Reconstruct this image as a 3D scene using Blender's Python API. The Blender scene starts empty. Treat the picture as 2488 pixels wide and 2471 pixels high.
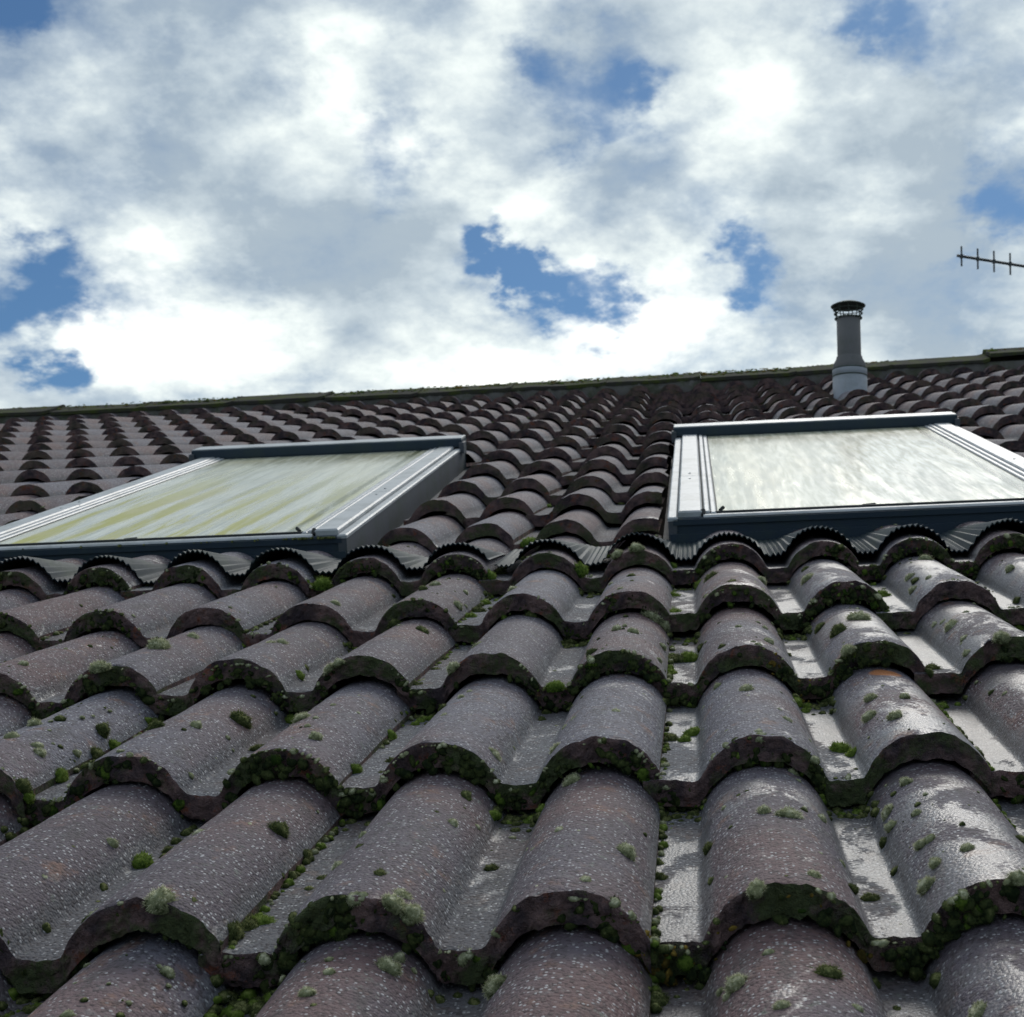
import bpy, math, random
import numpy as np
from mathutils import Matrix, Vector, Euler

# ------------------------------------------------------------------ camera, sky, sun, exposure
PITCH = math.radians(17.0)
SC = bpy.context.scene
COL = SC.collection
RX = Matrix.Rotation(PITCH, 4, 'X')

cam_d = bpy.data.cameras.new('camera')
cam = bpy.data.objects.new('camera', cam_d); COL.objects.link(cam)
R0 = Vector((0.9975882, 0.05184527, -0.04615038))
R1 = Vector((-0.03829315, -0.14346495, -0.98891427))
R2 = Vector((-0.05789148, 0.98829645, -0.14113362))
cm = Matrix((( R0[0], -R1[0], -R2[0], 0.4743),
             ( R0[1], -R1[1], -R2[1], -0.9439),
             ( R0[2], -R1[2], -R2[2], 0.4409),
             (0, 0, 0, 1)))
cam.matrix_world = RX @ cm
cam_d.sensor_fit = 'HORIZONTAL'; cam_d.sensor_width = 36.0
cam_d.lens = 3518.25 / 2488 * 36.0
cam_d.shift_x = -(1489.06 - 1244) / 2488
cam_d.clip_start = 0.05; cam_d.clip_end = 5000
cam_d.dof.use_dof = True
cam_d.dof.focus_distance = 1.35
cam_d.dof.aperture_fstop = 28
SC.camera = cam

SUN_AZ, SUN_EL = math.radians(12), math.radians(43)
sun_dir = Vector((math.sin(SUN_AZ)*math.cos(SUN_EL), math.cos(SUN_AZ)*math.cos(SUN_EL), math.sin(SUN_EL)))
sd = bpy.data.lights.new('sun', 'SUN'); sd.energy = 1.0; sd.angle = math.radians(24); sd.color = (1.0, 0.96, 0.9)
so = bpy.data.objects.new('sun', sd); COL.objects.link(so)
so.rotation_euler = sun_dir.to_track_quat('Z', 'Y').to_euler()
so.location = (0, 0, 8)

SC.view_settings.view_transform = 'Standard'
SC.view_settings.look = 'None'
SC.view_settings.exposure = 0.38
SC.view_settings.gamma = 1.0

class NT:
    """tiny node-tree writer"""
    def __init__(s, tree):
        s.t = tree; tree.nodes.clear()
    def n(s, kind, **kw):
        nd = s.t.nodes.new(kind)
        for k, v in kw.items():
            if k == 'i':
                for a, b in v.items():
                    if hasattr(b, 'is_output') or isinstance(b, bpy.types.NodeSocket): s.t.links.new(b, nd.inputs[a])
                    else: nd.inputs[a].default_value = b
            else: setattr(nd, k, v)
        return nd
    def math(s, op, a, b=0.0, c=0.0, clamp=False):
        return s.n('ShaderNodeMath', operation=op, use_clamp=clamp, i={0: a, 1: b, 2: c}).outputs[0]
    def vmath(s, op, a, b=(0, 0, 0)):
        nd = s.n('ShaderNodeVectorMath', operation=op, i={0: a, 1: b})
        return nd.outputs['Value'] if op in ('DISTANCE', 'DOT_PRODUCT', 'LENGTH') else nd.outputs[0]
    def vscale(s, a, f):
        nd = s.n('ShaderNodeVectorMath', operation='SCALE', i={0: a}); 
        if isinstance(f, bpy.types.NodeSocket): s.t.links.new(f, nd.inputs['Scale'])
        else: nd.inputs['Scale'].default_value = f
        return nd.outputs[0]
    def noise(s, vec, scale, detail=2.0, rough=0.5, out='Fac', dist=0.0):
        nd = s.n('ShaderNodeTexNoise', i={'Vector': vec, 'Scale': scale, 'Detail': detail, 'Roughness': rough, 'Distortion': dist})
        return nd.outputs[out]
    def voro(s, vec, scale, feature='F1', out='Distance', rnd=1.0):
        nd = s.n('ShaderNodeTexVoronoi', feature=feature, i={'Vector': vec, 'Scale': scale, 'Randomness': rnd})
        return nd.outputs[out]
    def rng(s, v, a, b, c=0.0, d=1.0, smooth=True):
        return s.n('ShaderNodeMapRange', interpolation_type='SMOOTHSTEP' if smooth else 'LINEAR',
                   i={0: v, 1: a, 2: b, 3: c, 4: d}).outputs[0]
    def mix(s, f, a, b, mode='MIX'):
        nd = s.n('ShaderNodeMix', data_type='RGBA', blend_type=mode)
        for sock, v in ((nd.inputs[0], f), (nd.inputs[6], a), (nd.inputs[7], b)):
            if isinstance(v, bpy.types.NodeSocket): s.t.links.new(v, sock)
            else: sock.default_value = v if not (hasattr(v, '__len__') and len(v) == 3) else (*v, 1.0)
        return nd.outputs[2]
    def sep(s, v):
        return s.n('ShaderNodeSeparateXYZ', i={0: v}).outputs
    def comb(s, x, y, z):
        return s.n('ShaderNodeCombineXYZ', i={0: x, 1: y, 2: z}).outputs[0]

# ---- world: clear blue from the Sky Texture, broken cloud in front of it
W = bpy.data.worlds.new('World'); SC.world = W; W.use_nodes = True
w = NT(W.node_tree)
D = w.n('ShaderNodeTexCoord').outputs['Generated']
sx, sy, sz = w.sep(D)[:3]
den = w.math('ADD', w.math('MAXIMUM', sz, 0.0), 0.45)
P = w.vscale(D, w.math('DIVIDE', 1.0, den))
nz = w.vmath('SUBTRACT', w.noise(P, 5.0, 4.0, 0.55, 'Color'), (0.5, 0.5, 0.5))
nz2 = w.vmath('SUBTRACT', w.noise(P, 17.0, 5.0, 0.6, 'Color'), (0.5, 0.5, 0.5))
DW = w.vmath('ADD', w.vmath('ADD', D, w.vscale(nz, 0.05)), w.vscale(nz2, 0.09))
def blob(c, r0, r1, wt, src=None):
    d = w.vmath('DISTANCE', src or DW, c)
    return w.rng(d, r0, r1, wt, 0.0)
def total(lst):
    a = lst[0]
    for b in lst[1:]: a = w.math('ADD', a, b)
    return a
HOLES = [((-0.4040, 0.7977, 0.4477), 0.0348, 0.57),
    ((-0.3785, 0.8065, 0.4542), 0.0451, 0.13),
    ((-0.4222, 0.8617, 0.2814), 0.0451, 0.57),
    ((-0.4106, 0.8759, 0.2535), 0.0369, 0.44),
    ((-0.4088, 0.8804, 0.2406), 0.0328, 0.53),
    ((-0.4009, 0.8670, 0.2960), 0.0369, 0.31),
    ((-0.4255, 0.8527, 0.3030), 0.0328, 0.22),
    ((-0.1820, 0.9028, 0.3897), 0.0492, 0.35),
    ((-0.1772, 0.9136, 0.3660), 0.0369, 0.22),
    ((-0.2084, 0.8940, 0.3967), 0.0369, 0.26),
    ((-0.1294, 0.9361, 0.3270), 0.0287, 0.70),
    ((-0.1196, 0.9426, 0.3118), 0.0328, 0.79),
    ((-0.1045, 0.9494, 0.2963), 0.0369, 0.62),
    ((-0.0796, 0.9540, 0.2891), 0.0369, 0.57),
    ((-0.0540, 0.9539, 0.2953), 0.0328, 0.53),
    ((-0.0375, 0.9532, 0.2999), 0.0246, 0.31),
    ((-0.0861, 0.8933, 0.4411), 0.0328, 0.53),
    ((-0.0828, 0.8831, 0.4617), 0.0246, 0.26),
    ((-0.0487, 0.8890, 0.4553), 0.0287, 0.22),
    ((-0.0325, 0.9004, 0.4339), 0.0410, 0.35),
    ((-0.0442, 0.9097, 0.4128), 0.0410, 0.31),
    ((-0.0226, 0.9066, 0.4213), 0.0287, 0.35),
    ((-0.0723, 0.9076, 0.4135), 0.0369, 0.26),
    ((-0.0667, 0.9178, 0.3915), 0.0246, 0.26),
    ((0.0406, 0.9477, 0.3167), 0.0328, 0.44),
    ((0.0247, 0.9468, 0.3210), 0.0246, 0.35),
    ((0.0551, 0.9444, 0.3242), 0.0246, 0.31),
    ((0.1163, 0.8837, 0.4534), 0.0410, 0.40),
    ((0.1430, 0.8856, 0.4418), 0.0451, 0.48),
    ((0.1230, 0.8875, 0.4440), 0.0246, 0.22),
    ((0.1696, 0.8896, 0.4240), 0.0410, 0.26),
    ((0.1998, 0.9223, 0.3309), 0.0451, 0.40),
    ((0.2161, 0.9135, 0.3448), 0.0492, 0.35),
    ((0.1932, 0.9279, 0.3187), 0.0328, 0.31),
    ((0.2029, 0.9388, 0.2782), 0.0451, 0.18)]
GREYS = [((-0.3007, 0.8614, 0.4094), 0.0769, 0.34),
    ((-0.3294, 0.8450, 0.4213), 0.0549, 0.12),
    ((-0.3224, 0.8759, 0.3591), 0.0549, 0.22),
    ((-0.2483, 0.8845, 0.3949), 0.0476, 0.12),
    ((-0.2575, 0.9054, 0.3376), 0.0695, 0.22),
    ((-0.2161, 0.9261, 0.3094), 0.0695, 0.19),
    ((-0.1686, 0.9239, 0.3434), 0.0476, 0.12),
    ((0.0742, 0.9240, 0.3751), 0.0732, 0.28),
    ((0.1363, 0.9191, 0.3696), 0.0805, 0.28),
    ((-0.0154, 0.9362, 0.3511), 0.0439, 0.22),
    ((0.1589, 0.9499, 0.2691), 0.1171, 0.22),
    ((0.0719, 0.9545, 0.2894), 0.0586, 0.12),
    ((-0.2362, 0.9339, 0.2684), 0.0586, 0.15),
    ((-0.2793, 0.9075, 0.3138), 0.0732, 0.12),
    ((0.1424, 0.9398, 0.3108), 0.0549, 0.12),
    ((0.0412, 0.8945, 0.4451), 0.0439, 0.06)]
BRIGHT = [((-0.0188, 0.9617, 0.2734), 0.1025, 0.55),
    ((-0.0454, 0.9681, 0.2464), 0.0732, 0.40),
    ((-0.1012, 0.9313, 0.3500), 0.0695, 0.50),
    ((0.0131, 0.9380, 0.3465), 0.0805, 0.55),
    ((0.0681, 0.9082, 0.4130), 0.0732, 0.30),
    ((-0.3466, 0.8981, 0.2708), 0.0952, 0.35),
    ((-0.3782, 0.8897, 0.2557), 0.0732, 0.30),
    ((-0.1478, 0.8748, 0.4614), 0.1281, 0.25),
    ((-0.2317, 0.8612, 0.4523), 0.0732, 0.20),
    ((-0.3847, 0.8589, 0.3381), 0.0805, 0.30),
    ((0.1222, 0.9329, 0.3389), 0.0549, 0.40),
    ((-0.1346, 0.8975, 0.4199), 0.0586, 0.30),
    ((-0.0130, 0.9154, 0.4024), 0.0476, 0.20),
    ((-0.3111, 0.9198, 0.2389), 0.1098, 0.25),
    ((-0.1106, 0.9624, 0.2479), 0.1098, 0.30)]
hole = total([blob(c, 0.0, r, wt) for c, r, wt in HOLES])
grey = total([blob(c, 0.0, r, wt) for c, r, wt in GREYS])
brt = total([blob(c, 0.0, r, wt) for c, r, wt in BRIGHT])
fb = w.noise(P, 3.2, 8.0, 0.56, dist=0.1)
fb2 = w.noise(w.vmath('ADD', P, (3.1, 1.7, 9.2)), 7.5, 10.0, 0.60, dist=0.08)
front = w.rng(sy, -0.25, 0.35)
field = w.math('ADD', w.math('MULTIPLY', fb, 0.55), w.math('MULTIPLY', fb2, 1.35))
field = w.math('ADD', field, w.math('MULTIPLY', front, 0.42))
field = w.math('ADD', field, -0.66)
field = w.math('SUBTRACT', field, hole)
cover = w.rng(field, 0.0, 0.80)
shade_n = w.noise(w.vmath('ADD', P, (7.7, 2.2, 1.1)), 4.6, 9.0, 0.58, dist=0.05)
shade = w.math('ADD', w.math('MULTIPLY', w.rng(shade_n, 0.34, 0.70, smooth=False), 0.75), brt)
shade = w.math('SUBTRACT', shade, grey)
shade = w.math('ADD', shade, w.math('MULTIPLY', w.math('SUBTRACT', fb2, 0.5), 2.3))
ramp = w.n('ShaderNodeValToRGB', i={0: shade})
cr = ramp.color_ramp
cr.elements[0].position = 0.0; cr.elements[0].color = (0.33, 0.40, 0.46, 1)
cr.elements[1].position = 1.0; cr.elements[1].color = (0.93, 0.96, 0.92, 1)
e = cr.elements.new(0.35); e.color = (0.48, 0.55, 0.59, 1)
e = cr.elements.new(0.68); e.color = (0.70, 0.76, 0.75, 1)
# away from the sun the cloud is brightened as added fill light and the sky is mostly open
back_fill = w.rng(sy, -0.5, 0.5, 1.45, 1.0)
cbg = w.n('ShaderNodeBackground', i={'Color': ramp.outputs[0], 'Strength': back_fill})
sky = w.n('ShaderNodeTexSky', sky_type='NISHITA', sun_disc=False, sun_elevation=SUN_EL, sun_rotation=SUN_AZ,
          altitude=50.0, air_density=1.0, dust_density=0.4, ozone_density=2.5)
skc = w.mix(1.0, sky.outputs[0], (0.34, 0.49, 0.60), 'MULTIPLY')
sbg = w.n('ShaderNodeBackground', i={'Color': skc, 'Strength': 0.082})
mx = w.n('ShaderNodeMixShader', i={0: cover, 1: sbg.outputs[0], 2: cbg.outputs[0]})
w.n('ShaderNodeOutputWorld', i={'Surface': mx.outputs[0]})

# ------------------------------------------------------------------ helpers
RNG = np.random.default_rng(7)
random.seed(5)

def hash3(ix, iy, iz, seed):
    h = (ix.astype(np.int64)*374761393 + iy.astype(np.int64)*668265263 + iz.astype(np.int64)*2147483647 + seed*974634777) & 0xffffffff
    h = ((h ^ (h >> 13)) * 1274126177) & 0xffffffff
    h = ((h ^ (h >> 16)) * 2246822519) & 0xffffffff
    return ((h ^ (h >> 15)) & 0xffff) / 65535.0
def vnoise(p, seed=0):
    """value noise in -1..1 at points p (n,3)"""
    f0 = np.floor(p); fr = p - f0; u = fr*fr*(3-2*fr); i = f0.astype(np.int64)
    r = 0
    for a in (0, 1):
        for b in (0, 1):
            for c in (0, 1):
                wt = (u[:, 0] if a else 1-u[:, 0])*(u[:, 1] if b else 1-u[:, 1])*(u[:, 2] if c else 1-u[:, 2])
                r = r + wt*hash3(i[:, 0]+a, i[:, 1]+b, i[:, 2]+c, seed)
    return r*2-1

def tag(o, label=None, cat=None, group=None, kind=None):
    if label: o['label'] = label
    if cat: o['category'] = cat
    if group: o['group'] = group
    if kind: o['kind'] = kind
    return o

class MB:
    """collects quads/tris with material slots and a per-vertex tint"""
    def __init__(s): s.v = []; s.f = []; s.m = []; s.sm = []; s.t = []; s.n = 0
    def add(s, v, f, mat=0, smooth=True, tint=0.5):
        v = np.asarray(v, float).reshape(-1, 3); f = np.asarray(f, np.int64)
        s.v.append(v); s.f.append(f + s.n); s.n += len(v)
        s.m.append(np.full(len(f), mat, np.int32)); s.sm.append(np.full(len(f), smooth, bool))
        s.t.append(np.broadcast_to(np.asarray(tint, float), (len(v),)).copy())
        return s
    def grid(s, P3, mat=0, smooth=True, flip=False, tint=0.5, keep=None):
        """P3: (ny, nx, 3) points; keep: optional (ny-1, nx-1) mask"""
        ny, nx = P3.shape[:2]
        a = (np.arange(ny-1)[:, None]*nx + np.arange(nx-1)[None, :])
        if keep is not None: a = a[keep]
        a = a.ravel()
        q = np.stack([a, a+1, a+nx+1, a+nx], 1)
        if flip: q = q[:, ::-1]
        return s.add(P3.reshape(-1, 3), q, mat, smooth, tint)
    def box(s, x0, x1, y0, y1, z0, z1, mat=0, bev=0.0):
        if bev <= 0:
            v = [(x, y, z) for z in (z0, z1) for y in (y0, y1) for x in (x0, x1)]
            f = [(0, 2, 3, 1), (4, 5, 7, 6), (0, 1, 5, 4), (2, 6, 7, 3), (0, 4, 6, 2), (1, 3, 7, 5)]
            return s.add(v, f, mat, False)
        # bevelled along the long edges of the top
        b = bev
        v = [(x0, y0, z0), (x1, y0, z0), (x1, y1, z0), (x0, y1, z0),
             (x0, y0, z1-b), (x1, y0, z1-b), (x1, y1, z1-b), (x0, y1, z1-b),
             (x0+b, y0+b, z1), (x1-b, y0+b, z1), (x1-b, y1-b, z1), (x0+b, y1-b, z1)]
        f = [(3, 2, 1, 0), (0, 1, 5, 4), (1, 2, 6, 5), (2, 3, 7, 6), (3, 0, 4, 7),
             (4, 5, 9, 8), (5, 6, 10, 9), (6, 7, 11, 10), (7, 4, 8, 11), (8, 9, 10, 11)]
        return s.add(v, f, mat, False)
    def tube(s, p0, p1, r0, r1=None, n=16, mat=0, caps=True, smooth=True):
        r1 = r0 if r1 is None else r1
        p0 = np.array(p0, float); p1 = np.array(p1, float)
        d = (p1-p0)/np.linalg.norm(p1-p0)
        a = np.cross(d, [0, 0, 1.0]) if abs(d[2]) < .9 else np.cross(d, [1.0, 0, 0])
        a /= np.linalg.norm(a); b = np.cross(d, a)
        th = np.linspace(0, 2*np.pi, n, endpoint=False)
        ring = np.cos(th)[:, None]*a + np.sin(th)[:, None]*b
        v = np.vstack([p0+ring*r0, p1+ring*r1])
        i = np.arange(n); j = (i+1) % n
        s.add(v, np.stack([i, j, j+n, i+n], 1), mat, smooth)
        if caps:
            for p, r, fl in ((p0, r0, 0), (p1, r1, 1)):
                v = np.vstack([p[None], p+ring*r]); f = np.stack([np.zeros(n, int), 1+(j if not fl else i), 1+(i if not fl else j)], 1)
                s.add(v, f, mat, False)
        return s
    def lathe(s, prof, n=40, mat=0, smooth=True):
        th = np.linspace(0, 2*np.pi, n+1)
        P3 = np.array([[(r*math.cos(t), r*math.sin(t), z) for t in th] for r, z in prof])
        return s.grid(P3, mat, smooth, flip=False)
    def build(s, name, mats, parent=None, loc=(0, 0, 0), tint_name=True):
        me = bpy.data.meshes.new(name)
        V = np.vstack(s.v); me.vertices.add(len(V)); me.vertices.foreach_set('co', V.ravel().astype(np.float32))
        lens = np.concatenate([np.full(len(f), f.shape[1], np.int32) for f in s.f])
        idx = np.concatenate([f.ravel() for f in s.f]).astype(np.int32)
        me.loops.add(len(idx)); me.loops.foreach_set('vertex_index', idx)
        me.polygons.add(len(lens))
        me.polygons.foreach_set('loop_start', np.concatenate([[0], np.cumsum(lens)[:-1]]).astype(np.int32))
        me.polygons.foreach_set('loop_total', lens)
        me.polygons.foreach_set('material_index', np.concatenate(s.m))
        me.polygons.foreach_set('use_smooth', np.concatenate(s.sm))
        at = me.attributes.new('tint', 'FLOAT', 'POINT'); at.data.foreach_set('value', np.concatenate(s.t).astype(np.float32))
        for m in (mats if isinstance(mats, (list, tuple)) else [mats]): me.materials.append(m)
        me.update(calc_edges=True)
        me.validate()
        o = bpy.data.objects.new(name, me); COL.objects.link(o)
        if parent is not None: o.parent = parent
        o.location = loc
        return o

def empty(name, loc, rot=(0, 0, 0), parent=None):
    o = bpy.data.objects.new(name, None); COL.objects.link(o)
    o.location = loc; o.rotation_euler = rot; o.empty_display_size = 0.1
    if parent: o.parent = parent
    return o
def on_roof(p): return RX @ Vector(p)
def mat(name):
    m = bpy.data.materials.new(name); m.use_nodes = True
    return m, NT(m.node_tree)
def finish(n, bsdf, disp=None):
    n.n('ShaderNodeOutputMaterial', i={'Surface': bsdf.outputs[0]})

# ------------------------------------------------------------------ materials
ROOF = empty('tiled_roof', (0, 0, 0), (PITCH, 0, 0))

def m_tile():
    m, n = mat('tile_surface')
    p = n.n('ShaderNodeTexCoord', object=ROOF).outputs['Object']
    tint = n.n('ShaderNodeAttribute', attribute_name='tint').outputs['Fac']
    n1 = n.noise(p, 9.0, 3.0, 0.55); n2 = n.noise(p, 3.1, 3.0, 0.6)
    n3 = n.noise(p, 55.0, 3.0, 0.65)
    base = n.mix(n.rng(n.math('ADD', n.math('MULTIPLY', n1, 0.6), n.math('MULTIPLY', tint, 0.4)), 0.3, 0.75),
                 (0.105, 0.082, 0.098), (0.158, 0.150, 0.182))
    base = n.mix(n.math('MULTIPLY', n.rng(n2, 0.46, 0.64), 0.75), base, (0.165, 0.092, 0.088))        # redder areas
    base = n.mix(n.math('MULTIPLY', n.rng(n.noise(p, 24.0, 4.0, 0.7), 0.56, 0.70), 0.65), base, (0.24, 0.125, 0.085))
    pz = n.sep(p)[0]
    # pans grow a thin green-grey bloom
    ux = n.math('ABSOLUTE', n.math('SUBTRACT', n.math('FRACT', n.math('ADD', n.math('DIVIDE', pz, 0.15), 0.5)), 0.5))
    pan = n.rng(ux, 0.14, 0.19, 1.0, 0.0)
    base = n.mix(n.math('MULTIPLY', pan, 0.50), base, (0.135, 0.150, 0.155))
    base = n.mix(n.math('MULTIPLY', n.rng(n3, 0.55, 0.75), 0.4), base, (0.23, 0.235, 0.235))
    # coarse sand granules: dark pits and pale grains
    v = n.n('ShaderNodeTexVoronoi', i={'Vector': p, 'Scale': 360.0})
    gr = n.sep(v.outputs['Color'])[0]
    dist = v.outputs['Distance']
    pale = n.math('MULTIPLY', n.rng(gr, 0.80, 0.90), n.rng(dist, 0.30, 0.55, 1.0, 0.0))
    dark = n.math('MULTIPLY', n.rng(n.sep(v.outputs['Color'])[1], 0.62, 0.85), 0.55)
    base = n.mix(dark, base, (0.040, 0.028, 0.030))
    base = n.mix(n.math('MULTIPLY', pale, 0.75), base, (0.56, 0.55, 0.56))
    v2 = n.n('ShaderNodeTexVoronoi', i={'Vector': p, 'Scale': 185.0})
    big = n.math('MULTIPLY', n.rng(n.sep(v2.outputs['Color'])[0], 0.84, 0.90), n.rng(v2.outputs['Distance'], 0.12, 0.26, 1.0, 0.0))
    base = n.mix(n.math('MULTIPLY', big, 0.30), base, (0.60, 0.58, 0.54))
    # grey-green crust and dark run-off stains, stretched down the slope
    sv = n.comb(n.math('MULTIPLY', n.sep(p)[0], 1.0), n.math('MULTIPLY', n.sep(p)[1], 0.22), 0.0)
    base = n.mix(n.math('MULTIPLY', n.rng(n.noise(sv, 42.0, 5.0, 0.65), 0.54, 0.68), 0.45), base, (0.060, 0.055, 0.055))
    base = n.mix(n.math('MULTIPLY', n.rng(n.noise(p, 70.0, 5.0, 0.75), 0.60, 0.68), 0.5), base, (0.20, 0.23, 0.19))
    # fresh terracotta where one tile's coating has flaked
    fl = n.rng(n.vmath('DISTANCE', n.vmath('ADD', p, n.vscale(n.noise(p, 40.0, 2.0, 0.5, 'Color'), 0.015)), (0.687, 0.669, 0.018)), 0.016, 0.022, 1.0, 0.0)
    base = n.mix(fl, base, (0.42, 0.16, 0.06))
    # wet film: more towards the right and in the pans, in ragged patches
    X, Y, Z = n.sep(p)[:3]
    wr = n.noise(n.comb(n.math('MULTIPLY', X, 1.0), n.math('MULTIPLY', Y, 0.7), Z), 13.0, 5.0, 0.6, dist=0.6)
    slope = n.rng(X, 0.25, 0.75, -0.20, 0.025, smooth=False)
    far = n.rng(Y, 1.6, 2.6, 0.0, -0.22)
    wet = n.rng(n.math('ADD', n.math('ADD', n.math('ADD', wr, slope), n.math('MULTIPLY', pan, 0.10)), n.math('ADD', far, n.math('MULTIPLY', n.math('SUBTRACT', n.math('ADD', n.math('MULTIPLY', gr, 0.5), n3), 0.75), 0.16))), 0.47, 0.56)
    base = n.mix(n.math('MULTIPLY', wet, 0.35), base, n.mix(1.0, base, (0.45, 0.45, 0.48), 'MULTIPLY'))
    rough = n.math('ADD', n.math('ADD', n.rng(wet, 0, 1, 0.68, 0.32, smooth=False), n.math('MULTIPLY', pan, 0.07)), n.math('MULTIPLY', n3, 0.10))
    h = n.math('ADD', n.math('MULTIPLY', n.math('SUBTRACT', 1.0, dist), 0.9), n.math('MULTIPLY', n.noise(p, 900.0, 2.0, 0.6), 0.6))
    h = n.math('ADD', h, n.math('MULTIPLY', n3, 0.7))
    bstr = n.rng(wet, 0, 1, 0.85, 0.38, smooth=False)
    bump = n.n('ShaderNodeBump', i={'Strength': bstr, 'Distance': 0.0016, 'Height': h})
    b = n.n('ShaderNodeBsdfPrincipled', i={'Base Color': base, 'Roughness': rough, 'Normal': bump.outputs[0], 'Specular IOR Level': n.rng(wet, 0, 1, 0.35, 0.75, smooth=False)})
    finish(n, b); return m

def m_face():
    m, n = mat('tile_edge')
    p = n.n('ShaderNodeTexCoord', object=ROOF).outputs['Object']
    a = n.noise(p, 28.0, 5.0, 0.65); c = n.noise(p, 150.0, 4.0, 0.7)
    base = n.mix(n.rng(a, 0.35, 0.65), (0.065, 0.048, 0.056), (0.230, 0.145, 0.135))
    base = n.mix(n.rng(n.noise(p, 45.0, 4.0, 0.7), 0.56, 0.70), base, (0.24, 0.09, 0.06))
    near = n.rng(n.sep(p)[1], 1.0, 3.2, 1.0, 0.35)
    g = n.math('MULTIPLY', n.rng(n.math('ADD', n.noise(p, 16.0, 4.0, 0.6), n.math('MULTIPLY', c, 0.22)), 0.58, 0.72), near)
    base = n.mix(g, base, n.mix(c, (0.030, 0.044, 0.026), (0.130, 0.150, 0.060)))
    h = n.math('ADD', n.math('MULTIPLY', c, 1.0), n.math('MULTIPLY', n.noise(p, 420.0, 3.0, 0.7), 0.6))
    bump = n.n('ShaderNodeBump', i={'Strength': 1.0, 'Distance': 0.007, 'Height': h})
    b = n.n('ShaderNodeBsdfPrincipled', i={'Base Color': base, 'Roughness': 0.92, 'Normal': bump.outputs[0], 'Specular IOR Level': 0.2})
    finish(n, b); return m

def m_moss(name, dark, mid, tip, trans=0.25):
    m, n = mat(name)
    t = n.n('ShaderNodeAttribute', attribute_name='tint').outputs['Fac']
    p = n.n('ShaderNodeTexCoord', object=ROOF).outputs['Object']
    k = n.noise(p, 190.0, 3.0, 0.7)
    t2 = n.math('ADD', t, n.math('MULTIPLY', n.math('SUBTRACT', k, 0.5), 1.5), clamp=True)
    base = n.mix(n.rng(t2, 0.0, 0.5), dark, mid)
    base = n.mix(n.rng(t2, 0.45, 1.0), base, tip)  # pale tips carry rim light from behind in the moss colour
    d = n.n('ShaderNodeBsdfPrincipled', i={'Base Color': base, 'Roughness': 0.85, 'Specular IOR Level': 0.15})
    tr = n.n('ShaderNodeBsdfTranslucent', i={'Color': base})
    mx = n.n('ShaderNodeMixShader', i={0: trans, 1: d.outputs[0], 2: tr.outputs[0]})
    n.n('ShaderNodeOutputMaterial', i={'Surface': mx.outputs[0]}); return m

def m_metal(name, col, rough=0.35, grime=0.3, spec=0.6, metallic=0.0, gcol=(0.05, 0.07, 0.05)):
    m, n = mat(name)
    p = n.n('ShaderNodeTexCoord', object=ROOF).outputs['Object']
    a = n.noise(p, 14.0, 5.0, 0.65); b2 = n.noise(p, 110.0, 3.0, 0.6)
    g = n.math('MULTIPLY', n.rng(n.math('ADD', a, n.math('MULTIPLY', b2, 0.2)), 0.52, 0.78), grime)
    base = n.mix(g, col, gcol)
    r = n.math('ADD', rough, n.math('MULTIPLY', b2, 0.2))
    bump = n.n('ShaderNodeBump', i={'Strength': 0.12, 'Distance': 0.002, 'Height': a})
    b = n.n('ShaderNodeBsdfPrincipled', i={'Base Color': base, 'Roughness': r, 'Metallic': metallic, 'Specular IOR Level': spec, 'Normal': bump.outputs[0]})
    finish(n, b); return m

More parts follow.
